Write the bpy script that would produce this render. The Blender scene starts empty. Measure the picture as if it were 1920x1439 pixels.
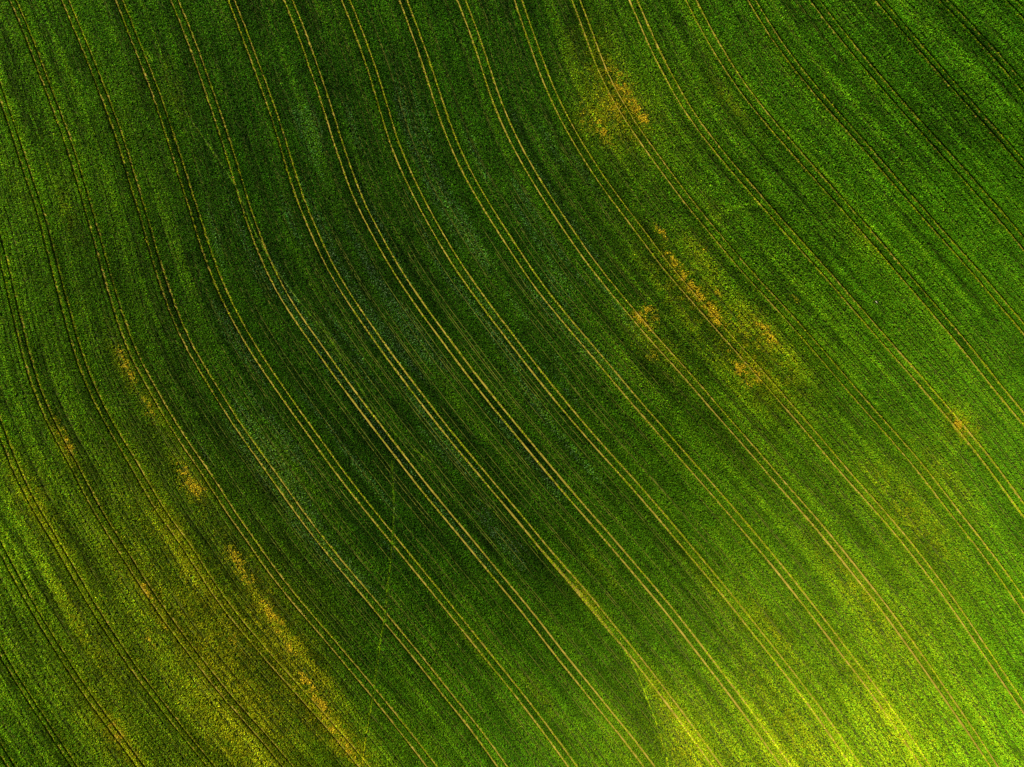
import bpy, math, random
import numpy as np
from mathutils import Vector

# ---------------------------------------------------------------- camera, sky, sun, exposure
S = 0.125            # metres of field per map unit (the photograph is 1920 x 1439 map units)
H = 165.0            # height of the camera above the middle of the field
EXPOSURE = 1.3
SUN_EL = math.radians(37)
SUN_AZ = (-0.602, 0.798)          # the sun stands beyond the upper left of the picture

C = bpy.context.scene.collection
sc = bpy.context.scene
sc.render.engine = 'CYCLES'
sc.cycles.use_denoising = False
sc.cycles.max_bounces = 5
sc.cycles.diffuse_bounces = 2
sc.cycles.transmission_bounces = 2
sc.cycles.glossy_bounces = 1
sc.view_settings.view_transform = 'Standard'
sc.view_settings.look = 'None'
sc.view_settings.gamma = 1.0
sc.view_settings.exposure = EXPOSURE

cam = bpy.data.cameras.new('camera')
cam.sensor_width = 36.0
cam.lens = 18.0 / (960 * S / H)
cam.clip_start = 1.0
cam.clip_end = 6000.0
camera = bpy.data.objects.new('camera', cam)
camera.location = (0, 0, H)
C.objects.link(camera)
sc.camera = camera

world = bpy.data.worlds.new('World')
sc.world = world
world.use_nodes = True
wn = world.node_tree
bg = wn.nodes['Background']
sky = wn.nodes.new('ShaderNodeTexSky')
sky.sky_type = 'NISHITA'
sky.sun_disc = False
sky.sun_elevation = SUN_EL
sky.sun_rotation = math.atan2(SUN_AZ[0], SUN_AZ[1])
wn.links.new(sky.outputs[0], bg.inputs[0])
bg.inputs[1].default_value = 0.05

sl = bpy.data.lights.new('sun', 'SUN')
sl.energy = 4.6
sl.angle = math.radians(0.5)
sl.color = (1.0, 0.95, 0.86)
sun = bpy.data.objects.new('sun', sl)
to_sun = Vector((SUN_AZ[0] * math.cos(SUN_EL), SUN_AZ[1] * math.cos(SUN_EL), math.sin(SUN_EL)))
sun.rotation_euler = to_sun.to_track_quat('Z', 'Y').to_euler()
sun.location = to_sun * 300
C.objects.link(sun)

rng = np.random.default_rng(7)

# ---------------------------------------------------------------- helpers
def tag(o, label=None, cat=None, group=None, kind=None):
    if label: o['label'] = label
    if cat: o['category'] = cat
    if group: o['group'] = group
    if kind: o['kind'] = kind
    return o

def make_mesh(name, co, quads, mat, parent=None, colour=None):
    me = bpy.data.meshes.new(name)
    n, m = len(co), len(quads)
    me.vertices.add(n)
    me.vertices.foreach_set('co', np.ascontiguousarray(co, dtype=np.float32).ravel())
    me.loops.add(m * 4)
    me.loops.foreach_set('vertex_index', np.ascontiguousarray(quads, dtype=np.int32).ravel())
    me.polygons.add(m)
    me.polygons.foreach_set('loop_start', np.arange(0, m * 4, 4, dtype=np.int32))
    me.update(calc_edges=True)
    if colour is not None:
        a = me.attributes.new('leaf', 'FLOAT_COLOR', 'FACE')
        c4 = np.ones((m, 4), np.float32); c4[:, :colour.shape[1]] = colour
        a.data.foreach_set('color', c4.ravel())
    me.materials.append(mat)
    o = bpy.data.objects.new(name, me)
    C.objects.link(o)
    if parent: o.parent = parent
    return o

def lattice(seed):
    return np.random.default_rng(seed).random((256, 256)).astype(np.float32)

_lat = [lattice(100 + i) for i in range(12)]
def noise2(a, b, seed=0):
    L = _lat[seed % 12]
    ia = np.floor(a).astype(np.int64); ib = np.floor(b).astype(np.int64)
    fa = a - ia; fb = b - ib
    fa = fa * fa * (3 - 2 * fa); fb = fb * fb * (3 - 2 * fb)
    i0, i1, j0, j1 = ia & 255, (ia + 1) & 255, ib & 255, (ib + 1) & 255
    return ((L[i0, j0] * (1 - fa) + L[i1, j0] * fa) * (1 - fb) + (L[i0, j1] * (1 - fa) + L[i1, j1] * fa) * fb)

def fbm(a, b, seed=0, oct=3):
    t = 0; amp = 0.5; tot = 0
    for k in range(oct):
        t = t + amp * noise2(a * 2 ** k + 17 * k, b * 2 ** k + 5 * k, seed + k); tot += amp; amp *= 0.55
    return t / tot

def smooth(x, a, b):
    t = np.clip((x - a) / (b - a), 0, 1)
    return t * t * (3 - 2 * t)

# ---------------------------------------------------------------- lie of the land
def terrain(x, y):
    s = x * 0.62 - y * 0.785                     # runs away from the sun
    z = -5.0 * np.exp(-((s - 62) / 46.0) ** 2)
    z = z + 1.3 * np.exp(-((x + 95) ** 2 + (y - 20) ** 2) / 2600.0)
    z = z + 0.9 * np.sin(x * 0.031 + 1.0) * np.cos(y * 0.037 - 0.4)
    r = np.sqrt(x * x + y * y)
    return z * np.exp(-(r / 420.0) ** 2) + 6 * smooth(r, 300, 1500)

def to_map(x, y):
    k = H / (H - terrain(x, y))
    return 960 + x * k / S, 719.5 - y * k / S

def to_world(px, py):
    px = np.asarray(px, float); py = np.asarray(py, float)
    x0 = (px - 960) * S; y0 = (719.5 - py) * S
    x, y = x0, y0
    for _ in range(6):
        k = (H - terrain(x, y)) / H
        x, y = x0 * k, y0 * k
    return x, y

# ---------------------------------------------------------------- the tramlines, surveyed in map units
# each: (offset x, offset y, "x,y x,y ...") pieces at three times map scale
def T(tx, ty, s):
    p = np.array([[float(v) for v in q.split(',')] for q in s.split()])
    return np.column_stack([tx + p[:, 0] / 3, ty + p[:, 1] / 3])

RAW = {
'V': ([T(0, 960, '0,1345 50,1437')], [T(0, 960, '0,1280 50,1360 100,1437')]),
'W': ([T(0, 960, '0,800 70,920 150,1040 230,1160 310,1280 415,1437')],
      [T(0, 960, '0,735 80,870 160,1000 240,1120 320,1250 400,1370 450,1437')]),
'X': ([T(0, 960, '0,220 70,350 140,480 220,620 300,740 380,870 460,1000 530,1100 610,1210 690,1320 780,1437')],
      [T(0, 960, '0,140 60,260 130,390 200,520 270,640 350,770 430,900 510,1010 590,1120 670,1220 750,1330 830,1437')]),
'Y': ([T(0, 480, '0,1000 40,1100 90,1220 140,1340 195,1439'), T(0, 960, '270,120 340,240 410,360 490,500 570,620 650,750 730,870 810,980 900,1090 1000,1220 1090,1330 1175,1437')],
      [T(0, 480, '0,890 40,1000 80,1120 130,1230 190,1340 240,1439'), T(0, 960, '310,110 380,230 450,360 530,500 610,630 700,760 790,890 880,1010 970,1130 1070,1260 1150,1350 1225,1437')]),
'Z': ([T(0, 480, '5,0 30,120 60,260 90,380 120,500 150,610 180,720 220,820 270,930 320,1040 380,1140 440,1260 530,1439'), T(0, 960, '620,140 700,270 780,400 860,510 950,640 1040,760 1130,880 1220,1000 1330,1120 1440,1240 1600,1437')],
      [T(0, 0, '0,1300 20,1370'), T(0, 480, '38,0 70,130 100,260 130,390 160,510 195,640 230,740 280,860 330,970 390,1080 460,1200 520,1320 578,1439'), T(0, 960, '670,130 750,260 830,390 910,510 1000,640 1090,760 1190,880 1290,1010 1400,1140 1520,1270 1660,1437')]),
'A': ([T(0, 0, '0,560 30,660 75,760 110,870 150,1000 195,1120 235,1260'), T(0, 480, '277,0 300,100 340,240 380,400 420,540 470,670 500,750 545,850 600,940 650,1030 720,1150 800,1290 885,1439'), T(0, 960, '985,130 1065,260 1150,390 1230,500 1320,620 1390,700 1480,815 1570,910 1680,1040 1800,1170 1920,1300'), T(640, 960, '110,1437')],
      [T(0, 0, '0,455 55,590 100,730 140,870 180,990 225,1120 262,1240'), T(0, 480, '315,0 350,120 375,230 405,340 440,460 475,580 520,690 570,800 620,905 680,1010 750,1120 840,1270 930,1439'), T(0, 960, '1030,110 1110,230 1190,360 1270,490 1350,590 1430,680 1510,780 1620,900 1720,1010 1850,1150 1920,1240'), T(640, 960, '160,1437')]),
'B': ([T(0, 0, '52,0 105,110 150,220 190,320 230,430 280,560 320,670 360,780 395,880 430,990 460,1090 490,1190 520,1300'), T(0, 480, '557,0 590,130 625,250 660,370 710,500 755,600 810,700 870,810 930,910 990,1010 1060,1110 1140,1220 1210,1340'), T(0, 960, '1275,0 1340,90 1410,190 1480,300 1560,400 1650,510 1740,620 1830,720'), T(640, 960, '0,830 80,930 160,1020 230,1110 310,1210 390,1310 490,1437')],
      [T(0, 0, '95,0 140,100 180,190 220,310 265,430 310,540 350,650 390,750 425,860 460,970 490,1080 515,1170 545,1270'), T(0, 480, '597,0 630,120 665,230 700,340 745,470 790,580 845,680 905,790 965,890 1030,1000 1090,1090 1170,1200 1250,1320'), T(0, 960, '1320,0 1380,80 1450,170 1530,290 1620,410 1700,510 1790,610 1870,700'), T(640, 960, '0,765 80,860 170,960 240,1050 320,1150 400,1250 470,1340 540,1437')]),
'C': ([T(0, 0, '347,0 400,120 440,220 480,320 530,430 570,550 620,670 665,800 700,920 740,1060 780,1180 815,1300'), T(0, 480, '852,0 885,110 920,210 960,320 1000,420 1060,540 1120,640 1190,750 1260,860 1330,970 1410,1080 1490,1200 1570,1310'), T(0, 960, '1655,0 1740,110 1830,220'), T(640, 960, '0,335 80,430 170,530 250,630 340,735 420,840 500,940 590,1050 680,1160 780,1290 885,1437')],
      [T(0, 0, '390,0 430,100 480,210 530,330 575,450 620,570 665,690 705,810 740,920 775,1040 810,1150 850,1290'), T(0, 480, '892,0 930,110 970,230 1010,340 1060,450 1110,550 1170,650 1240,760 1300,870 1370,970 1450,1080 1530,1190 1620,1310'), T(0, 960, '1710,0 1780,90 1860,190'), T(640, 960, '0,270 90,370 180,470 270,590 350,690 440,790 520,890 610,1010 700,1120 790,1230 860,1330 935,1437')]),
'D': ([T(0, 0, '645,0 690,80 715,170 760,280 805,390 850,500 890,620 925,740 960,850 990,940 1030,1060 1070,1190 1110,1310'), T(0, 480, '1152,0 1200,130 1240,220 1290,320 1340,420 1400,520 1460,620 1530,720 1600,830 1670,930 1750,1030 1830,1140'), T(640, 480, '0,1265 60,1340'), T(640, 960, '140,0 240,120 340,240 420,340 510,450 590,560 680,660 770,780 860,880 950,990 1040,1110 1130,1230 1210,1340 1278,1437')],
      [T(0, 0, '690,0 730,90 775,210 820,320 860,430 905,540 945,660 985,770 1020,880 1055,1000 1090,1110 1130,1230 1160,1340'), T(0, 480, '1195,0 1235,110 1290,230 1340,340 1400,440 1460,540 1530,640 1600,740 1680,850 1760,960 1830,1060'), T(640, 480, '0,1200 90,1300'), T(640, 960, '190,0 285,110 380,230 490,370 580,470 680,600 780,720 870,840 960,950 1050,1060 1130,1170 1220,1280 1330,1437')]),
'E': ([T(0, 0, '960,0 1000,100 1045,210 1085,320 1130,440 1175,570 1215,690 1250,800 1290,920 1330,1050 1360,1170 1400,1280'), T(0, 480, '1465,0 1500,90 1555,200 1620,310 1690,410 1760,510 1840,620'), T(640, 480, '0,730 80,840 160,940 240,1050 320,1150 400,1260 470,1345'), T(640, 960, '550,0 650,120 760,250 860,370 960,490 1060,610 1160,750 1260,880 1370,1010 1470,1140 1570,1260 1700,1437')],
      [T(0, 0, '1003,0 1045,100 1090,210 1130,320 1170,430 1210,560 1250,660 1290,790 1330,910 1370,1050 1410,1180 1450,1290'), T(0, 480, '1507,0 1560,110 1620,220 1690,330 1770,440 1840,540'), T(640, 480, '0,655 80,765 170,880 260,1000 350,1110 430,1220 520,1330'), T(640, 960, '610,0 720,130 820,260 920,380 1020,500 1130,640 1240,780 1350,910 1450,1040 1550,1160 1650,1280 1770,1437')]),
'F': ([T(0, 0, '1278,0 1325,100 1355,190 1395,290 1430,390 1475,500 1510,610 1550,730 1580,840 1610,940 1640,1040 1680,1160 1730,1270'), T(0, 480, '1803,0 1860,110'), T(640, 480, '0,205 80,330 160,440 240,550 330,670 410,780 500,900 590,1010 690,1130 780,1240 860,1340'), T(640, 960, '950,0 1050,120 1150,240 1250,350 1340,460 1430,580 1520,690 1620,800 1720,930 1800,1040'), T(1280, 960, '0,1200 80,1310 170,1437')],
      [T(0, 0, '1318,0 1365,110 1400,220 1445,330 1490,460 1530,570 1575,690 1610,800 1645,920 1685,1040 1720,1150 1770,1260'), T(0, 480, '1848,0 1890,80'), T(640, 480, '0,125 80,260 160,370 240,490 330,620 420,730 520,860 620,990 720,1110 820,1230 910,1330'), T(640, 960, '1000,0 1090,110 1180,230 1290,350 1390,450 1490,580 1590,700 1690,830 1780,950 1870,1060'), T(1280, 960, '0,1130 110,1280 225,1437')]),
'G': ([T(0, 0, '1597,0 1650,130 1690,240 1720,330 1755,430 1790,520 1820,620 1850,720 1880,830'), T(640, 0, '0,920 40,1030 85,1150 140,1260 190,1350'), T(640, 480, '240,0 300,100 360,190 420,280 490,380 560,470 640,580 720,690 800,790 880,890 960,980 1050,1090 1150,1210 1250,1330'), T(640, 960, '1345,0 1440,110 1540,230 1640,340 1740,460 1830,570'), T(1280, 960, '0,690 80,800 170,910 250,1020 330,1120 420,1240 500,1350 560,1437')],
      [T(0, 0, '1640,0 1700,130 1740,240 1780,350 1815,460 1850,560 1885,670'), T(640, 0, '0,790 50,930 80,1040 130,1150 190,1260 240,1350'), T(640, 480, '285,0 350,110 430,220 510,340 590,440 670,550 750,660 830,750 920,870 1010,980 1100,1090 1200,1210 1300,1330'), T(640, 960, '1400,0 1500,110 1600,230 1700,350 1790,460 1870,550'), T(1280, 960, '0,615 100,740 200,870 290,990 380,1110 460,1230 540,1340 615,1437')]),
'H': ([T(640, 0, '3,0 60,150 100,260 140,370 175,490 215,610 250,740 290,860 340,970 390,1080 450,1190 520,1310'), T(640, 480, '595,0 660,100 720,190 790,290 860,380 930,470 1000,560 1080,660 1160,760 1240,860 1330,970 1430,1080 1530,1190 1640,1310'), T(640, 960, '1750,0 1850,115'), T(1280, 960, '0,200 100,320 200,440 290,550 380,670 480,790 570,910 660,1030 760,1160 860,1300 955,1437')],
      [T(640, 0, '42,0 90,110 135,230 180,340 225,490 265,620 300,750 350,870 400,990 460,1110 530,1250 590,1350'), T(640, 480, '640,0 710,100 780,190 850,290 930,390 1010,500 1090,610 1180,720 1270,830 1360,930 1450,1040 1560,1160 1660,1270'), T(640, 960, '1805,0 1870,70'), T(1280, 960, '0,145 90,240 180,350 270,460 360,570 460,700 560,820 660,950 750,1060 840,1200 930,1330 1010,1437')]),
'I': ([T(640, 0, '325,0 370,120 410,240 450,350 490,470 520,580 560,690 600,790 650,900 710,1020 780,1140 860,1270'), T(640, 480, '970,0 1040,120 1110,210 1190,310 1270,400 1350,500 1430,590 1520,700 1600,800 1700,910 1790,1010'), T(1280, 480, '0,1160 80,1250 160,1340'), T(1280, 960, '250,0 330,90 420,200 520,320 610,440 700,550 790,670 880,790 980,920 1080,1050 1180,1190 1280,1340 1340,1437')],
      [T(640, 0, '365,0 415,130 460,240 500,370 550,510 590,640 640,780 700,920 770,1050 850,1180 940,1320'), T(640, 480, '1020,0 1100,110 1180,220 1270,330 1360,440 1460,550 1560,670 1660,790 1760,900 1850,1010'), T(1280, 480, '0,1095 100,1200 200,1320'), T(1280, 960, '305,0 390,110 480,210 570,320 660,430 750,550 850,670 950,810 1050,930 1140,1060 1230,1190 1320,1320 1395,1437')]),
'J': ([T(640, 0, '650,0 700,130 740,250 780,370 820,490 860,600 910,710 960,820 1030,940 1100,1060 1180,1190 1260,1310'), T(640, 480, '1350,0 1430,100 1520,210 1600,310 1690,420 1770,510 1850,600'), T(1280, 480, '0,675 90,790 180,890 280,1010 380,1110 480,1230 570,1340'), T(1280, 960, '670,0 770,120 870,240 970,370 1070,490 1170,620 1270,760 1370,900 1470,1050 1570,1190 1660,1330 1725,1437')],
      [T(640, 0, '693,0 750,140 800,270 840,400 880,530 930,660 990,790 1060,920 1130,1040 1210,1160 1300,1290'), T(640, 480, '1400,0 1490,120 1590,240 1680,340 1760,440 1850,540'), T(1280, 480, '0,610 90,710 190,830 290,940 390,1050 500,1190 600,1300'), T(1280, 960, '725,0 820,120 920,240 1020,370 1110,480 1210,620 1310,760 1410,900 1510,1050 1610,1190 1700,1320 1780,1437')]),
'K': ([T(640, 0, '972,0 1010,120 1050,230 1090,340 1130,450 1180,560 1230,670 1290,780 1370,910 1460,1050 1560,1180 1660,1310'), T(640, 480, '1750,0 1830,100'), T(1280, 480, '0,200 100,310 200,430 300,550 400,650 500,770 600,890 700,1000 800,1120 900,1240 1000,1350'), T(1280, 960, '1085,0 1190,120 1290,250 1390,370 1480,490 1570,620 1660,750 1760,900 1850,1040 1920,1140')],
      [T(640, 0, '1012,0 1060,140 1100,250 1140,370 1190,500 1250,620 1310,730 1380,850 1460,970 1550,1100 1650,1230 1730,1330'), T(640, 480, '1805,0 1860,70'), T(1280, 480, '0,135 100,250 200,370 300,470 400,590 500,710 600,820 700,930 800,1050 900,1170 1000,1280'), T(1280, 960, '1140,0 1240,120 1340,240 1430,370 1520,490 1600,610 1700,760 1790,890 1870,1000 1920,1070')]),
'L': ([T(640, 0, '1293,0 1340,110 1380,240 1430,370 1490,490 1560,620 1640,750 1720,860 1810,980'), T(1280, 0, '0,1130 80,1230 170,1340'), T(1280, 480, '255,0 340,100 450,210 540,320 640,430 740,550 840,660 940,780 1040,890 1140,1000 1240,1110 1340,1240 1420,1340'), T(1280, 960, '1495,0 1590,120 1690,250 1780,370 1860,490 1920,580')],
      [T(640, 0, '1335,0 1390,130 1440,270 1490,400 1550,530 1640,670 1710,770 1800,900'), T(1280, 0, '0,1065 90,1180 190,1290'), T(1280, 480, '310,0 400,110 510,220 610,330 710,440 810,550 910,670 1010,790 1110,900 1210,1020 1310,1130 1410,1250'), T(1280, 960, '1550,0 1650,120 1750,250 1850,390 1920,490')]),
'M': ([T(640, 0, '1617,0 1670,120 1720,240 1780,370 1850,490'), T(1280, 0, '0,615 90,740 180,860 280,980 380,1090 480,1210 580,1320'), T(1280, 480, '690,0 790,110 880,220 980,330 1080,450 1180,560 1280,670 1380,790 1480,900 1580,1020 1680,1150 1780,1290 1890,1439')],
      [T(640, 0, '1660,0 1710,120 1770,250 1830,370'), T(1280, 0, '0,540 90,680 190,810 290,930 390,1040 500,1170 610,1300'), T(1280, 480, '740,0 850,120 960,250 1060,360 1160,480 1270,600 1370,720 1470,830 1570,950 1670,1070 1770,1190 1920,1390')]),
'N': ([T(1280, 0, '22,0 80,130 140,240 210,360 290,480 380,600 470,710 570,820 670,930 770,1050 880,1170 990,1290'), T(1280, 480, '1120,0 1220,120 1320,230 1420,350 1520,470 1620,590 1720,720 1820,840 1920,950')],
      [T(1280, 0, '65,0 130,120 200,240 270,350 350,480 450,600 560,740 660,850 760,970 870,1090 980,1210 1080,1330'), T(1280, 480, '1175,0 1290,130 1390,250 1490,360 1590,480 1690,600 1800,750 1920,890')]),
'O': ([T(1280, 0, '365,0 420,100 490,210 560,310 640,410 720,510 810,620 900,720 1000,830 1100,940 1200,1060 1310,1180 1420,1310'), T(1280, 480, '1535,0 1640,120 1740,240 1840,350 1920,440')],
      [T(1280, 0, '405,0 470,110 540,220 620,330 700,430 790,540 890,650 1000,770 1090,880 1190,1000 1300,1120 1410,1250'), T(1280, 480, '1590,0 1690,110 1800,250 1920,390')]),
'P': ([T(1280, 0, '715,0 800,120 890,230 980,350 1080,460 1180,580 1280,690 1380,800 1480,910 1590,1030 1700,1160 1810,1280 1910,1400')],
      [T(1280, 0, '757,0 850,120 950,240 1050,360 1150,480 1250,590 1350,700 1450,810 1560,930 1670,1060 1780,1180 1920,1340')]),
'Q': ([T(1280, 0, '1075,0 1160,100 1260,220 1360,330 1470,460 1580,580 1690,700 1800,820 1920,960')],
      [T(1280, 0, '1120,0 1220,120 1320,230 1420,350 1520,460 1620,570 1720,690 1820,800 1920,920')]),
'R': ([T(1280, 0, '1430,0 1550,120 1660,240 1770,360 1920,530')],
      [T(1280, 0, '1480,0 1600,120 1720,250 1830,370 1920,470')]),
'S': ([T(1280, 0, '1800,0 1920,105')], [T(1280, 0, '1860,0 1920,50')]),
}
ORDER = list('VWXYZABCDEFGHIJKLMNOPQRS')

YG = np.arange(-260, 1701, 10.0)                # rows of the survey table
def whittaker(d, w, lam):
    n = len(d)
    D = np.zeros((n - 2, n)); i = np.arange(n - 2)
    D[i, i] = 1; D[i, i + 1] = -2; D[i, i + 2] = 1
    return np.linalg.solve(np.diag(w) + lam * D.T @ D, w * d)

def resample(pieces):
    p = np.vstack(pieces); p = p[np.argsort(p[:, 1])]
    v = np.interp(YG, p[:, 1], p[:, 0])
    ok = (YG >= p[0, 1] - 5) & (YG <= p[-1, 1] + 5)
    return v, ok

mid, half = {}, {}
def fit(k, near=None):
    (l, okl), (r, okr) = resample(RAW[k][0]), resample(RAW[k][1])
    both = okl & okr
    h0 = float(np.mean((r - l)[both])) / 2
    hh = np.full(len(YG), h0); hh[both] = ((r - l) / 2)[both]
    h = whittaker(hh, np.where(both, 1.0, 0.02), 4e5)
    d = np.where(both, (l + r) / 2, np.where(okl, l + h, r - h))
    ok = okl | okr
    w = ok * 1.0
    if near is not None:
        m2 = mid[near]; idx = np.where(ok)[0]
        for a, sel in ((idx[0], np.arange(len(YG)) < idx[0]), (idx[-1], np.arange(len(YG)) > idx[-1])):
            yy = YG[a]
            if (yy > 20 and a == idx[0]) or (yy < 1410 and a == idx[-1]):
                d = np.where(sel, m2 + (d[a] - m2[a]), d); w = np.where(sel, 0.5, w)
    mid[k] = whittaker(d, np.maximum(w, 1e-6), 25.0)
    half[k] = h
for k in 'BCDEFGHIJ': fit(k)
for k, nb in zip('AZYXWV', 'BAZYXW'): fit(k, nb)
for k, nb in zip('KLMNOPQRS', 'JKLMNOPQR'): fit(k, nb)

def row(tab, py): return np.interp(py, YG, tab)

MID = np.array([mid[k] for k in ORDER])
first = MID[0] - (MID[1] - MID[0]); last = MID[-1] + (MID[-1] - MID[-2])
ALLM = np.vstack([first, MID, last])
def u_of(px, py):
    u = np.zeros_like(px)
    prev = row(ALLM[0], py)
    for i in range(1, len(ALLM)):
        nxt = row(ALLM[i], py)
        u += np.clip((px - prev) / np.maximum(nxt - prev, 20), 0, 1)
        prev = nxt
    return u

# lines that interrupt the crop: (x table, slope table, half width table in metres, kind, overgrowth)
LINES = []
def add_line(xt, hw, kind, grown=0.0):
    LINES.append((xt, np.gradient(xt, YG), hw * np.ones(len(YG)), kind, grown * np.ones(len(YG))))
    return len(LINES) - 1

GROWN = {('D', 1): .75, ('H', 1): .8, ('I', 1): .7, ('K', 1): .75, ('F', 0): .4, ('G', 1): .35, ('F', 1): .45,
         ('C', 1): .4, ('E', 1): .25, ('G', 0): .2, ('E', 0): .2, ('J', 0): .15, ('I', 0): .25, ('C', 0): .35}
track_line = {}
for i, k in enumerate(ORDER):
    for s in (0, 1):
        xt = mid[k] + (half[k] if s else -half[k])
        g = GROWN.get((k, s), 0.62 if k in 'LMNOPQRS' else 0.6 if k in 'VWXYZA' else 0.3)
        g = g + (0.3 if k in 'BCDEFGHIJK' else 0.0) * (1 - smooth(YG, 350, 750))
        ga = np.clip(g + 1.3 * (fbm(YG / 60, YG * 0 + i * 7 + s * 3, 3) - 0.5), 0, 0.95)
        ang = np.degrees(np.arctan(np.gradient(xt, YG)))
        w = 0.19 + 0.075 * smooth(np.abs(ang - 37), 6, 17)      # ruts that lie across the light were left wider
        # wider in the lower right, tight in the upper left
        hw = w * (0.83 + 0.27 * smooth(YG, 350, 950)) + 0.12 * (fbm(YG / 25, YG * 0 + i * 3.3 + s, 5) - 0.5)
        if k in 'MNOPQRS': hw = hw * 1.2 + 0.015
        if (k, s) == ('F', 0): hw = hw * (1 + 0.9 * smooth(YG, 1025, 1060) * (1 - smooth(YG, 1150, 1210)))
        track_line[(k, s)] = add_line(xt, hw, 'track', ga)

gap_lines = []
for i in range(len(ALLM) - 1):
    r2 = np.random.default_rng(50 + i)
    for f in (0.20, 0.30, 0.335, 0.42, 0.50, 0.59, 0.70, 0.735, 0.81):
        f2 = f + r2.uniform(-0.012, 0.012)
        n = fbm(YG / 130, YG * 0 + i * 11 + f * 40, 7) + 0.08 * (noise2(YG / 14, YG * 0 + i * 5 + f * 90, 2) - .5)
        thr = 0.32 if f in (0.30, 0.335, 0.70, 0.735) else 0.43
        hw = np.clip((n - thr) * 0.36, 0, 0.052) * (0.8 + 0.35 * smooth(YG, 300, 900))
        gap_lines.append(add_line(ALLM[i] * (1 - f2) + ALLM[i + 1] * f2, hw, 'gap'))

def poly_line(pts):
    p = np.array(pts, float)
    x = np.interp(YG, p[:, 1], p[:, 0])
    x = whittaker(x, np.ones(len(YG)), 3.0)
    return x, (YG >= p[0, 1]) & (YG <= p[-1, 1])
TR1 = [(735, 868), (738, 915), (739, 960), (735, 1030), (728, 1090), (723, 1150), (714, 1200), (706, 1260), (700, 1300), (690, 1360), (682, 1410), (678, 1470)]
TR2 = [(255, 60), (267, 83), (320, 170), (365, 235), (400, 285), (443, 350), (475, 430), (505, 485), (545, 545), (607, 620), (640, 667), (690, 753), (725, 800), (755, 825), (800, 860), (835, 885), (900, 935), (960, 990), (1010, 1030)]
TR3 = [(1040, 1060), (1085, 1105), (1110, 1140), (1150, 1190), (1185, 1240), (1205, 1290), (1225, 1340), (1240, 1385), (1255, 1445), (1262, 1480)]
trail_line = []
for pts, wv, i in ((TR1, 0.25, 0), (TR2, 0.16, 1), (TR3, 0.12, 2)):
    x, ok = poly_line(pts)
    hw = np.where(ok, wv * ((0.75 + 0.5 * fbm(YG / 18, YG * 0 + i * 9.7, 4)) if i == 0 else (0.35 + 1.1 * fbm(YG / 18, YG * 0 + i * 9.7, 4))), 0)
    if i == 1: hw = hw * smooth(fbm(YG / 50, YG * 0 + 3.3, 8), 0.38, 0.6)
    trail_line.append(add_line(x, hw, 'trail'))

# ---------------------------------------------------------------- crop colour: lushness plus painted glow and hollow shade; how yellow
GX = np.arange(0, 1921, 240.0); GY = np.array([0, 240, 480, 720, 960, 1200, 1439.0])
LUSH_AND_LIGHT = np.array([
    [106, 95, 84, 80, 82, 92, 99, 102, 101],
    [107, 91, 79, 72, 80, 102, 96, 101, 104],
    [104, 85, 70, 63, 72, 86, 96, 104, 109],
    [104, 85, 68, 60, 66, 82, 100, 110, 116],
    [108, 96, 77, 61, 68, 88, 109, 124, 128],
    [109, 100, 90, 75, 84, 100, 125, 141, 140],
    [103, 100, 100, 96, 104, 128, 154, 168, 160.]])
YELL = np.array([
    [.20, .18, .16, .15, .15, .18, .18, .17, .16],
    [.22, .20, .15, .14, .15, .24, .18, .17, .17],
    [.22, .20, .15, .15, .15, .18, .20, .18, .18],
    [.22, .22, .16, .15, .16, .19, .24, .20, .20],
    [.26, .32, .22, .15, .17, .20, .24, .26, .22],
    [.28, .36, .34, .18, .19, .22, .28, .31, .24],
    [.24, .32, .36, .24, .20, .29, .36, .34, .26]])
def grid(tab, px, py):
    fx = np.clip(px / 240, 0, 7.999); fy = np.clip(np.interp(py, GY, np.arange(7)), 0, 5.999)
    i = fx.astype(int); j = fy.astype(int); a = fx - i; b = fy - j
    a = a * a * (3 - 2 * a); b = b * b * (3 - 2 * b)
    return (tab[j, i] * (1 - a) + tab[j, i + 1] * a) * (1 - b) + (tab[j + 1, i] * (1 - a) + tab[j + 1, i + 1] * a) * b

# soft yellowing blotches: x, y, along, across, amount (along = down the tracks)
SOFT = [(1120, 130, 110, 45, .5), (1150, 210, 70, 50, .7), (1100, 235, 45, 30, .4), (1290, 550, 130, 50, .6), (1410, 660, 110, 60, .65), (1320, 480, 60, 30, .4),
        (1230, 640, 90, 45, .35), (1800, 800, 45, 28, .5), (1700, 960, 130, 40, .35), (1760, 880, 90, 30, .25), (235, 690, 60, 14, .6), (285, 770, 60, 20, .4),
        (120, 825, 50, 14, .6), (360, 905, 70, 22, .55), (60, 930, 90, 30, .45), (100, 990, 90, 22, .35), (300, 1130, 120, 28, .4),
        (340, 1010, 90, 28, .45), (470, 1090, 120, 30, .8), (530, 1200, 150, 32, .95), (400, 1130, 170, 30, .6), (600, 1340, 140, 28, 1.0), (420, 1250, 170, 46, .7),
        (450, 1380, 130, 44, .45), (220, 1380, 80, 22, .45), (160, 1180, 100, 18, .3), (1250, 1330, 120, 22, .2), (1290, 1430, 120, 26, .2), (1500, 1400, 150, 40, .2),
        (1650, 1330, 120, 26, .22), (1090, 1110, 60, 12, .55), (1130, 1070, 80, 10, .3), (1330, 1100, 120, 16, .2), (1420, 1270, 120, 18, .22), (1365, 190, 70, 14, .35),
        (130, 400, 60, 12, .3), (330, 170, 60, 16, .3), (1620, 450, 50, 14, .2), (1340, 400, 40, 12, .2), (1600, 1100, 150, 22, .3), (880, 1200, 60, 12, .2),
        (1020, 1310, 70, 12, .25), (1450, 1180, 90, 18, .3)]
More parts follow.
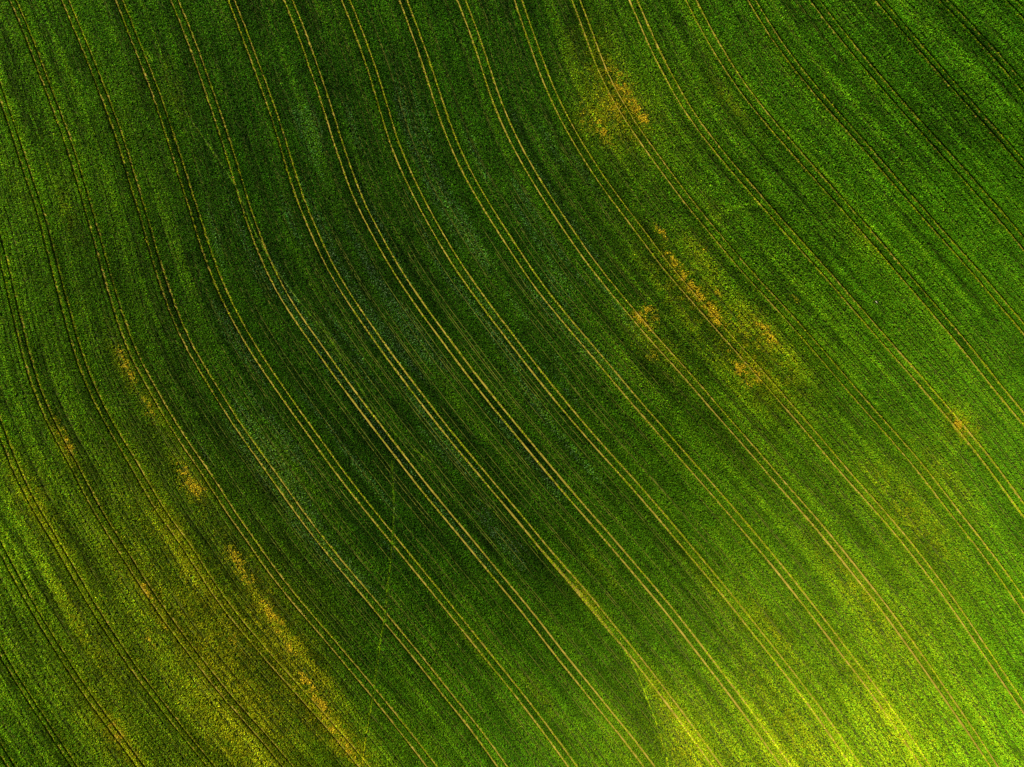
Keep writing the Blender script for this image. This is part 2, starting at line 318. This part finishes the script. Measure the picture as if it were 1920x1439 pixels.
def tangent(px, py):
    u = u_of(px, py); i = np.clip(u.astype(int), 0, len(ALLM) - 2)
    G = np.gradient(ALLM, YG, axis=1)
    j = np.clip(((py - YG[0]) / 10).astype(int), 0, len(YG) - 1)
    f = u - i
    return G[i, j] * (1 - f) + G[i + 1, j] * f

def blotch(px, py, items):
    t = np.zeros_like(px)
    for x, y, al, ac, amt in items:
        g = float(tangent(np.array([x * 1.0]), np.array([y * 1.0]))[0])
        n = math.hypot(g, 1); ex, ey = g / n, 1 / n
        dx, dy = px - x, py - y
        a = dx * ex + dy * ey; c = dx * ey - dy * ex
        t = np.maximum(t, amt * np.exp(-(a / al) ** 2 - (c / ac) ** 2))
    return t

def crop_colour(px, py, u, seed):
    """albedo (n, 3) and yellowing of the crop at map points"""
    lush_light = grid(LUSH_AND_LIGHT, px, py); yel = grid(YELL, px, py)
    even = 1 - 0.5 * smooth(px + 1.1 * py, 2000, 3000)
    # drill passes: fine stripes that run along the tracks
    st = fbm(u * 13, py / 260, 6, 3) - 0.5
    st2 = fbm(u * 4, py / 170, 9, 3) - 0.5
    mot = fbm(px / 22, py / 22, 1, 3) - 0.5
    st3 = fbm(u * 42, py / 34, 0, 2) - 0.5
    lush_light = lush_light * (1 + even * (0.74 * st + 0.46 * st2 + 0.34 * mot) + 0.34 * st3)
    y = blotch(px, py, SOFT)
    brk = smooth(fbm(px / 9, py / 9, 2, 3) + 0.45 * st2 + 0.3 * st, 0.30, 0.62)
    y = y * (0.35 + 1.0 * brk)
    yel = yel * 1.78 + 0.62 * y + 0.18 * np.maximum(st2 + st, 0) * (lush_light > 70)
    lush_light = lush_light * (1 + 0.30 * y)
    # the seam from the bottom of the picture: thinner, paler crop on its right
    xs = row(LINES[trail_line[2]][0], py)
    seam = smooth(py, 1180, 1330) * smooth(px - xs + 10 * st, -5, 16) * (1 - smooth(px - xs, 40, 150))
    yel = yel + 0.12 * seam; lush_light = lush_light * (1 + 0.12 * seam)
    dk = smooth(py, 1180, 1330) * smooth(xs - px, -3, 6) * (1 - smooth(xs - px, 30, 90))
    lush_light = lush_light * (1 - 0.10 * dk)
    # faint old arc in the upper right
    ra = np.hypot(px - 1420, py - 520)
    arc = np.exp(-((ra - 137) / 3.5) ** 2) * (py < 425) * (px > 1315) * (px < 1440)
    arc = arc * (0.5 + 0.9 * fbm(px / 12, py / 12, 8))
    lush_light = lush_light * (1 + 0.38 * arc); yel = yel + 0.06 * arc
    g = (np.clip(lush_light, 20, 200) / 255) ** 2.2 * GAIN
    return g, np.clip(yel, 0.12, 0.80 + 0.22 * np.clip(y, 0, 1))

GAIN = 1.0

# ---------------------------------------------------------------- materials
def nodes(name):
    m = bpy.data.materials.new(name); m.use_nodes = True
    return m, m.node_tree.nodes, m.node_tree.links

def leaf_material(name):
    m, N, K = nodes(name)
    b = N['Principled BSDF']; out = N['Material Output']
    at = N.new('ShaderNodeAttribute'); at.attribute_name = 'leaf'
    no = N.new('ShaderNodeTexNoise'); no.inputs['Scale'].default_value = 9.0; no.inputs['Detail'].default_value = 2.0
    tc = N.new('ShaderNodeNewGeometry')
    K.new(tc.outputs['Position'], no.inputs['Vector'])
    mr = N.new('ShaderNodeMapRange'); mr.inputs['To Min'].default_value = 0.8; mr.inputs['To Max'].default_value = 1.2
    K.new(no.outputs['Fac'], mr.inputs['Value'])
    mx = N.new('ShaderNodeVectorMath'); mx.operation = 'SCALE'
    K.new(at.outputs['Color'], mx.inputs[0]); K.new(mr.outputs[0], mx.inputs['Scale'])
    K.new(mx.outputs[0], b.inputs['Base Color'])
    b.inputs['Roughness'].default_value = 0.42
    b.inputs['Specular Tint'].default_value = (0.8, 1.0, 0.5, 1)
    K.new(at.outputs['Alpha'], b.inputs['Specular IOR Level'])
    tr = N.new('ShaderNodeBsdfTranslucent')
    K.new(mx.outputs[0], tr.inputs['Color'])
    ms = N.new('ShaderNodeMixShader'); ms.inputs[0].default_value = 0.22
    K.new(b.outputs[0], ms.inputs[1]); K.new(tr.outputs[0], ms.inputs[2])
    K.new(ms.outputs[0], out.inputs['Surface'])
    return m

def soil_material(name, c1, c2, c3, scale):
    m, N, K = nodes(name)
    b = N['Principled BSDF']; b.inputs['Roughness'].default_value = 0.95
    b.inputs['Specular IOR Level'].default_value = 0.1
    ge = N.new('ShaderNodeNewGeometry')
    no = N.new('ShaderNodeTexNoise'); no.inputs['Scale'].default_value = scale; no.inputs['Detail'].default_value = 6.0
    no.inputs['Roughness'].default_value = 0.65
    K.new(ge.outputs['Position'], no.inputs['Vector'])
    r = N.new('ShaderNodeValToRGB')
    r.color_ramp.elements[0].position = 0.3; r.color_ramp.elements[0].color = (*c1, 1)
    r.color_ramp.elements[1].position = 0.72; r.color_ramp.elements[1].color = (*c3, 1)
    e = r.color_ramp.elements.new(0.5); e.color = (*c2, 1)
    K.new(no.outputs['Fac'], r.inputs[0]); K.new(r.outputs[0], b.inputs['Base Color'])
    bp = N.new('ShaderNodeBump'); bp.inputs['Strength'].default_value = 0.5; bp.inputs['Distance'].default_value = 0.06
    n2 = N.new('ShaderNodeTexNoise'); n2.inputs['Scale'].default_value = 6.0; n2.inputs['Detail'].default_value = 4.0
    K.new(ge.outputs['Position'], n2.inputs['Vector']); K.new(n2.outputs['Fac'], bp.inputs['Height'])
    K.new(bp.outputs[0], b.inputs['Normal'])
    return m

M_leaf = leaf_material('crop_leaf')
M_weed = leaf_material('weed_leaf')
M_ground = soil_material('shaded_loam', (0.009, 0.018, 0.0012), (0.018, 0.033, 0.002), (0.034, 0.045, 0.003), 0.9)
M_track = soil_material('bare_track_soil', (0.12, 0.096, 0.008), (0.20, 0.152, 0.015), (0.30, 0.222, 0.032), 0.55)
M_gap = soil_material('dry_row_soil', (0.03, 0.042, 0.003), (0.075, 0.085, 0.006), (0.16, 0.155, 0.016), 0.22)
M_trail = soil_material('trail_ground_shade', (0.02, 0.03, 0.003), (0.035, 0.05, 0.005), (0.07, 0.085, 0.01), 1.5)  # trail ground darkened: the shadow beside the laid stalks is in its colour

# ---------------------------------------------------------------- ground: one sheet out to the horizon
core = np.arange(-170, 171, 1.0)
far = np.array([185, 210, 250, 310, 400, 550, 800, 1200, 1800, 2600.0])
gx = np.concatenate([-far[::-1], core, far])
gX, gY = np.meshgrid(gx, gx)
gz = terrain(gX, gY)
n = len(gx)
idx = np.arange(n * n).reshape(n, n)
q = np.stack([idx[:-1, :-1], idx[:-1, 1:], idx[1:, 1:], idx[1:, :-1]], -1).reshape(-1, 4)
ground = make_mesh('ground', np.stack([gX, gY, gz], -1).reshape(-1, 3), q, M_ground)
tag(ground, kind='structure', label='dark soil of the gently rolling field under the green crop')

# ---------------------------------------------------------------- strips of soil laid in the lines
def strip(name, li, mat, parent, lo=-130, hi=1570, lift=0.02, extra=0.02, clip=0.0):
    xt, sl_, hw, kind, gr = LINES[li]
    ys = np.arange(lo, hi + 1, 4.0)
    px = row(xt, ys); w = row(hw, ys)
    keep = (px > -150) & (px < 2070) & (w > clip)
    if keep.sum() < 3: return None
    x, y = to_world(px, ys)
    tx, ty = np.gradient(x), np.gradient(y)
    L = np.hypot(tx, ty); nx, ny = -ty / L, tx / L
    cols = []
    prof = ((-1.0, 0.02), (-0.5, 0.0), (0.0, 0.012), (0.5, 0.0), (1.0, 0.02))
    for f, dz in prof:
        ww = (w + extra) * f
        vx, vy = x + nx * ww, y + ny * ww
        cols.append(np.stack([vx, vy, terrain(vx, vy) + lift + dz], -1))
    co = np.stack(cols, 1)
    m = len(ys); nc = len(prof)
    ids = np.arange(m * nc).reshape(m, nc)
    ok = keep[:-1] & keep[1:]
    q = np.stack([ids[:-1, :-1], ids[1:, :-1], ids[1:, 1:], ids[:-1, 1:]], -1)[ok].reshape(-1, 4)
    used = np.unique(q)
    remap = np.zeros(m * nc, int); remap[used] = np.arange(len(used))
    co = co.reshape(-1, 3)[used]
    o = make_mesh(name, co, remap[q], mat, parent)
    return o

LABELS = {
'V': 'short wheel tracks cutting off the very bottom left corner of the field',
'W': 'wheel tracks second up from the bottom left corner',
'X': 'wheel tracks third up from the bottom left corner, in lime green crop',
'Y': 'wheel tracks fourth up from bottom left corner, entering just above the yellow blotches',
'Z': 'dark shadowed wheel tracks hugging the left edge below its midpoint',
'A': 'wheel tracks starting high on the left edge and fading among orange weeds at bottom',
'B': 'leftmost wheel tracks on the top edge, starting in the top left corner',
'C': 'second wheel tracks from left on the top edge, passing right of weed streaks',
'D': 'third wheel tracks from left on the top edge, lime green right rut low down',
'E': 'fourth wheel tracks from left on the top edge, crossed midway by a pale trail',
'F': 'fifth wheel tracks from left on the top edge, one rut broad and bare low down',
'G': 'sixth wheel tracks from left on the top edge, tan ruts through darkest crop',
'H': 'seventh wheel tracks from left on the top edge, left rut tan, right rut lime',
'I': 'eighth wheel tracks from left on the top edge, crossing glinting dark crop',
'J': 'ninth wheel tracks from left on the top edge, bare ruts touching a weed clump',
'K': 'tenth wheel tracks from left on the top edge, running through a long orange streak',
'L': 'wheel tracks passing straight through the large orange weed patch near the top',
'M': 'first wheel tracks to the right of the large orange weed patch near the top',
'N': 'sixth wheel tracks from the right on the top edge',
'O': 'fifth wheel tracks from the right on the top edge, in plain green crop',
'P': 'fourth wheel tracks from the right on the top edge, with lime green ruts',
'Q': 'third wheel tracks from the right on the top edge, with dark shaded ruts',
'R': 'second wheel tracks from the right along the top edge',
'S': 'short wheel tracks clipping the top right corner of the field',
}

for k in ORDER:
    t = bpy.data.objects.new('tractor_track', None)
    C.objects.link(t)
    tag(t, LABELS[k], 'tractor track', 'pairs of tractor wheel tracks through the crop')
    for s in (0, 1):
        strip('wheel_rut', track_line[(k, s)], M_track, t)

for li in gap_lines:
    strip('seed_row_gap', li, M_gap, ground, extra=0.0, clip=0.01)

TRAIL_INFO = [('narrow trampled trail crossing the tracks steeply at lower centre left', 0),
              ('long faint pale trail wandering from the top left to the dark middle of the field', 1),
              ('trampled seam at bottom centre between dark crop and paler yellow green crop', 2)]
trails = []
for lab, i in TRAIL_INFO:
    t = bpy.data.objects.new('trampled_trail', None); C.objects.link(t)
    tag(t, lab, 'trail')
    strip('flattened_ground', trail_line[i], M_trail, t, extra=0.02, clip=0.01)
    trails.append(t)

# ---------------------------------------------------------------- weed patches (things) : cores of orange and yellow plants
WEEDS = [
('large orange and yellow weed patch across wheel tracks near the top', [(1170, 170, 26, 13, .9), (1192, 205, 22, 9, 1), (1150, 150, 30, 14, .6), (1150, 200, 30, 12, .6), (1205, 222, 14, 8, .9)]),
('loose yellow weed patch just below left of the large orange patch', [(1130, 243, 18, 10, .8), (1100, 222, 22, 14, .5), (1140, 262, 14, 9, .5)]),
('small orange weed clump beside tan ruts, above the long orange streak', [(1237, 432, 9, 6, .9), (1245, 442, 9, 5, .8), (1317, 465, 7, 4, .5)]),
('long orange weed streak lying along wheel tracks at right centre', [(1300, 545, 24, 8, 1), (1330, 580, 22, 8, 1), (1345, 600, 14, 8, .9), (1262, 490, 26, 8, .6), (1285, 525, 20, 8, .7)]),
('orange weed clump between the tan ruts left of the long streak', [(1200, 597, 14, 7, 1), (1213, 612, 9, 6, .8), (1212, 578, 12, 8, .7), (1228, 592, 12, 7, .6), (1187, 655, 10, 8, .5), (1222, 668, 9, 7, .5)]),
('scattered orange weeds in the crop right of the long streak', [(1432, 618, 12, 7, .9), (1446, 638, 12, 6, 1), (1420, 607, 10, 8, .6), (1425, 645, 10, 8, .5), (1345, 547, 7, 5, .8), (1490, 560, 8, 5, .6)]),
('orange weed clump on a rut at the lower end of the long streak', [(1388, 692, 13, 9, 1), (1415, 703, 13, 8, 1), (1363, 662, 9, 6, .6), (1400, 720, 12, 9, .6)]),
('isolated orange yellow weed patch on wheel tracks at the far right', [(1798, 795, 18, 9, .9), (1808, 808, 12, 7, 1), (1822, 800, 12, 8, .5)]),
('slim orange yellow weed streak beside wheel tracks at middle left', [(240, 688, 22, 6, .9), (228, 660, 16, 6, .6), (252, 712, 14, 6, .6), (280, 765, 22, 8, .5)]),
('yellow weed streak against wheel tracks close to the left edge', [(120, 812, 22, 7, .8), (132, 838, 16, 7, .7)]),
('orange weed patch uppermost in the lower left chain, beside wheel tracks', [(347, 885, 18, 8, .9), (362, 908, 20, 8, 1), (345, 915, 16, 6, .6), (378, 915, 14, 8, .6)]),
('orange weed patch second in the lower left chain', [(447, 1050, 18, 8, 1), (463, 1078, 18, 9, .9), (435, 1035, 12, 6, .6)]),
('orange weed patch in the middle of the lower left chain', [(502, 1140, 16, 8, .9), (517, 1160, 18, 8, 1), (528, 1190, 16, 8, .8)]),
('long orange weed streak at the bottom end of the lower left chain', [(545, 1215, 14, 8, .8), (575, 1275, 22, 7, .9), (600, 1315, 22, 7, 1), (622, 1360, 22, 7, .9), (650, 1400, 22, 7, .8)]),
('small orange weed clump on a rut in the yellowed lower left crop', [(275, 1105, 16, 5, .9), (286, 1120, 12, 5, .7)]),
('yellow weeds scattered left of the lower left chain', [(440, 1200, 12, 8, .8), (452, 1216, 12, 6, .8), (285, 1200, 14, 8, .6), (310, 1170, 14, 8, .5)]),
('yellow weed streak beside wheel tracks near the bottom left', [(222, 1372, 22, 9, .7), (243, 1400, 20, 9, .6)]),
]

# ---------------------------------------------------------------- plants: blades of leaf, each a bent strip of two quads
def blades(x, y, z, phi, reach, height, width, line_d, line_nx, line_ny, line_hw, flat=None):
    """x.. per blade arrays -> coordinates (n*6,3) and quads (n*2,4); leaves are kept out of the ruts beside them"""
    n = len(x)
    cx, sx = np.cos(phi), np.sin(phi)
    rr = np.stack([0.02 * np.ones(n), 0.45 * reach, reach], 1)
    hh = np.stack([0.12 * height, 0.86 * height, height * (0.62 + 0.38 * rng.random(n))], 1)
    ww = np.stack([0.55 * width, width, 0.35 * width], 1) * 0.5
    tw = rng.uniform(-0.6, 0.6, n)                     # blades twist along their length
    co = np.empty((n, 3, 2, 3), np.float32)
    for i in range(3):
        for j, s in enumerate((-1, 1)):
            px = x + rr[:, i] * cx - s * ww[:, i] * sx
            py = y + rr[:, i] * sx + s * ww[:, i] * cx
            d = line_d + (px - x) * line_nx + (py - y) * line_ny
            side = np.sign(line_d)
            push = np.maximum(line_hw - d * side, 0) * side * (line_hw > 0)
            px = px + push * line_nx; py = py + push * line_ny
            co[:, i, j, 0] = px; co[:, i, j, 1] = py
            co[:, i, j, 2] = z + hh[:, i] + s * ww[:, i] * tw * i * 0.7
    base = (np.arange(n) * 6)[:, None]
    q = np.concatenate([base + np.array([0, 1, 3, 2]), base + np.array([2, 3, 5, 4])], 1).reshape(-1, 4)
    return co.reshape(-1, 3), q

X0, X1, Y0, Y1 = -136.0, 136.0, -105.0, 105.0
DENS = 12.5
cell = 1 / math.sqrt(DENS)
ax = np.arange(X0, X1, cell); ay = np.arange(Y0, Y1, cell)
PX, PY = np.meshgrid(ax, ay)
PX = (PX + rng.uniform(-.75, .75, PX.shape) * cell).ravel(); PY = (PY + rng.uniform(-.75, .75, PY.shape) * cell).ravel()
mx_, my_ = to_map(PX, PY)
U = u_of(mx_, my_)

best = np.full(len(PX), 1e9); bd = np.full(len(PX), 9.0); bnx = np.ones(len(PX)); bny = np.zeros(len(PX))
bhw = np.zeros(len(PX)); bkind = np.zeros(len(PX), int); bgrow = np.zeros(len(PX))
KIND = {'track': 1, 'gap': 2, 'trail': 3}
for xt, sl_, hw, kind, gr in LINES:
    xv = row(xt, my_)
    near = np.abs(mx_ - xv) < 16
    ii = np.where(near)[0]
    if not len(ii): continue
    yy = my_[ii]; g = row(sl_, yy); w = row(hw, yy)
    cs = 1 / np.sqrt(1 + g * g)
    d = (mx_[ii] - xv[ii]) * cs * S
    sc_ = np.abs(d) - w
    ok = (w > 0.01) & (sc_ < best[ii])
    jj = ii[ok]
    best[jj] = sc_[ok]; bd[jj] = d[ok]; bhw[jj] = w[ok]
    bnx[jj] = cs[ok]; bny[jj] = (g * cs)[ok]          # map y runs down, so world normal is (cos, +slope*cos)
    bkind[jj] = KIND[kind]; bgrow[jj] = row(gr, yy[ok])

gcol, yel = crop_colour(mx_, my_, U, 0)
# weed cores
weed_id = np.full(len(PX), -1); weed_amt = np.zeros(len(PX))
wn_ = fbm(mx_ / 7, my_ / 7, 10, 3)
for i, (lab, items) in enumerate(WEEDS):
    t = blotch(mx_, my_, [(a, b, c * 1.45, d * 1.4, e) for a, b, c, d, e in items])
    t = t * (0.35 + 1.3 * smooth(wn_, 0.3, 0.7))
    sel = (t > 0.20) & (rng.random(len(PX)) < t * 0.95)
    weed_id[sel] = i; weed_amt[sel] = t[sel]

inside = (np.abs(bd) < bhw)
keep = np.ones(len(PX), bool)
r1 = rng.random(len(PX))
keep &= ~(inside & (bkind == 2))
keep &= ~(inside & (bkind == 1) & (r1 > bgrow))
keep &= ~(inside & (bkind == 3) & ((r1 > 0.9) | (bd > 0.05)))
for hx, hy, rad in ((1583, 582, 3.0), (1651, 568, 2.6), (1643, 566, 3.6), (642, 5 + 0, 0), (1172, 175, 2.0), (1199, 201, 2.0)):
    keep &= np.hypot(mx_ - hx, my_ - hy) > rad
over = inside & (bkind == 1)
laid = inside & (bkind == 3)

def build_leaves(name, sel, mat, nb, colour_fn, parent=None):
    base_i = np.where(sel)[0]
    more = base_i[(mx_[base_i] + 1.1 * my_[base_i] > 2100) & (rng.random(len(base_i)) < 0.8)]
    ii = np.concatenate([np.repeat(base_i, nb), more, more[::2]])
    wall = np.where(sel & (bkind == 1) & ~inside & (np.abs(bd) - bhw < 0.45))[0]
    nw = len(wall) * 6
    ii = np.concatenate([ii, np.repeat(wall, 6)])
    n = len(ii)
    up = np.arange(n) >= n - nw
    ov = over[ii]; la = laid[ii]
    vig = noise2(mx_[ii] / 5, my_[ii] / 5, 4)
    edge = np.where((bkind[ii] == 1), np.exp(-np.maximum(np.abs(bd[ii]) - bhw[ii], 0) / 0.35), 0)
    hgt = (0.50 + 0.20 * vig) * (1 + 0.22 * edge) * rng.uniform(0.72, 1.15, n)
    reach = rng.uniform(0.20, 0.42, n)
    wid = rng.uniform(0.09, 0.17, n)
    phi = rng.uniform(0, 2 * math.pi, n)
    reach = np.where(up, reach * 0.35, reach)
    ev = smooth(mx_[ii] + 1.1 * my_[ii], 1900, 2900)
    wid = wid * (1 - 0.3 * ev); hgt = hgt * (1 - 0.2 * ev)
    hgt = np.where(ov, 0.10 * rng.uniform(.6, 1.3, n), hgt)
    reach = np.where(ov, reach * 0.70, reach); wid = np.where(ov, 0.2, wid)
    along = np.arctan2(-bnx[ii], bny[ii]) + rng.normal(0, .35, n)
    phi = np.where(la, along, phi)
    hgt = np.where(la, 0.16 * rng.uniform(.6, 1.4, n), hgt)
    reach = np.where(la, reach * 1.4, reach)
    x = PX[ii] + rng.normal(0, .06, n); y = PY[ii] + rng.normal(0, .06, n)
    x = x + up * rng.normal(0, .12, n); y = y + up * rng.normal(0, .12, n)
    sl2 = la * rng.normal(0, .22, n); x = x - sl2 * bny[ii]; y = y + sl2 * bnx[ii]
    z = terrain(x, y) + np.where(ov | la, 0.05, 0.0)
    hw = np.where(ov | la, 0.0, bhw[ii] * rng.uniform(0.88, 1.10, n))
    ld = bd[ii] + (x - PX[ii]) * bnx[ii] + (y - PY[ii]) * bny[ii]
    co, q = blades(x, y, z, phi, reach, hgt, wid, ld, bnx[ii], bny[ii], hw)
    col = colour_fn(ii, n, ov, la)
    o = make_mesh(name, co, q, mat, parent, np.repeat(col, 2, axis=0))
    return o

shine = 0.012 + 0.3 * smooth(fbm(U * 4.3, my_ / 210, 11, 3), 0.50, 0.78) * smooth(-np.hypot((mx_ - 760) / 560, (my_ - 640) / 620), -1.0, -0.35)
def green(ii, n, ov, la):
    g = gcol[ii]; yl = yel[ii] * rng.lognormal(0, .22, n)
    ev = smooth(mx_[ii] + 1.1 * my_[ii], 1900, 2900)
    lum = np.exp(rng.normal(0, 1, n) * (0.42 - 0.24 * ev) - 0.08 + 0.05 * ev)
    g = g * lum
    pale = ov
    painted_glint = (shine[ii] > 0.08) & (rng.random(n) < 0.16) & ~ov
    g = np.where(painted_glint, g * 1.6 + 0.05, g)  # glints painted as paler colour on random leaves in the shiny bands
    g = np.where(pale, np.maximum(g * 1.3, 0.20 * lum), g); yl = np.where(pale, 0.82 * rng.lognormal(0, .15, n), yl)
    g = np.where(la, g * 1.5 + 0.012 * (my_[ii] > 850) + 0.012, g); yl = np.where(la, yl + 0.2, yl)
    return np.stack([g * np.minimum(yl, 1.1) + painted_glint * 0.02, g, g * 0.012 + 0.0004 + painted_glint * 0.025, np.where(rng.random(n) < .22, shine[ii], 0.012) * (~ov)], -1)


def main_body(sel):
    ii = np.where(sel)[0]
    c = 0.9
    keys = {}
    for k, (a, b) in zip(ii, zip((PX[ii] // c).astype(int), (PY[ii] // c).astype(int))):
        keys.setdefault((a, b), []).append(k)
    left = set(keys); bestc = []
    while left:
        st_ = [left.pop()]; comp = []
        while st_:
            q_ = st_.pop(); comp.append(q_)
            for da in (-1, 0, 1):
                for db in (-1, 0, 1):
                    w_ = (q_[0] + da, q_[1] + db)
                    if w_ in left: left.discard(w_); st_.append(w_)
        if sum(len(keys[q_]) for q_ in comp) > sum(len(keys[q_]) for q_ in bestc): bestc = comp
    out = np.zeros(len(PX), bool)
    for q_ in bestc: out[keys[q_]] = True
    return out

weed_body = np.full(len(PX), -1)
for i in range(len(WEEDS)):
    sel = keep & (weed_id == i) & ~laid
    if sel.sum() > 5: weed_body[main_body(sel)] = i

def weedy(ii, n, ov, la):
    a = np.clip(weed_amt[ii] + rng.normal(0, .2, n), 0, 1)[:, None]
    yv = np.array([0.22, 0.205, 0.004]); orr = np.array([0.40, 0.282, 0.008]); gr = np.array([0.10, 0.16, 0.004])
    c = np.where(a > .55, yv + (orr - yv) * np.clip((a - .55) / .35, 0, 1), gr + (yv - gr) * a / .55)
    c = c * rng.lognormal(-0.05, .33, n)[:, None]
    return np.concatenate([c, np.full((n, 1), 0.012)], 1)

def crop_or_stray(ii, n, ov, la):
    return np.where((weed_id[ii] >= 0)[:, None], weedy(ii, n, ov, la), green(ii, n, ov, la))

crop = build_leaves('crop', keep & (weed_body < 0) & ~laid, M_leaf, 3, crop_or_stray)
tag(crop, 'dense green cereal crop covering the whole field between the wheel tracks', 'crop', kind='stuff')

for i, (lab, items) in enumerate(WEEDS):
    sel = weed_body == i
    if sel.sum() < 6: continue
    o = build_leaves('weed_patch', sel, M_weed, 3, weedy)
    tag(o, lab, 'weed patch', 'patches of yellow and orange weeds')

for i in range(3):
    xt = LINES[trail_line[i]][0]
    sel = keep & laid & (np.abs(mx_ - row(xt, my_)) < 8)
    o = build_leaves('flattened_stalks', sel, M_leaf, 12 if i == 0 else 5, green, trails[i])

# a small pale stone that lies in a seed row right of centre
def stone(px, py, length, width, height, turn):
    import bmesh
    bm = bmesh.new()
    bmesh.ops.create_icosphere(bm, subdivisions=3, radius=1.0)
    rr = random.Random(4)
    dirs = [Vector((rr.uniform(-1, 1), rr.uniform(-1, 1), rr.uniform(-1, 1))).normalized() for _ in range(9)]
    for v in bm.verts:
        n = v.co.normalized()
        k = 1 + sum(0.07 * max(0.0, n.dot(d)) ** 3 for d in dirs) - 0.12
        v.co = Vector((n.x * k * length / 2, n.y * k * width / 2, n.z * k * height / 2))
    me = bpy.data.meshes.new('stone'); bm.to_mesh(me); bm.free()
    for p in me.polygons: p.use_smooth = True
    me.materials.append(soil_material('pale_stone', (0.22, 0.22, 0.12), (0.28, 0.28, 0.16), (0.34, 0.34, 0.20), 4.0))
    o = bpy.data.objects.new('stone', me); C.objects.link(o)
    x, y = to_world(px, py)
    o.location = (float(x), float(y), float(terrain(x, y)) + height * 0.42)
    o.rotation_euler = (0, 0, turn)
    return o
tag(stone(1643, 567, 0.85, 0.24, 0.22, math.radians(-50)), 'small pale elongated stone lying in plain green crop, upper right of centre', 'stone')
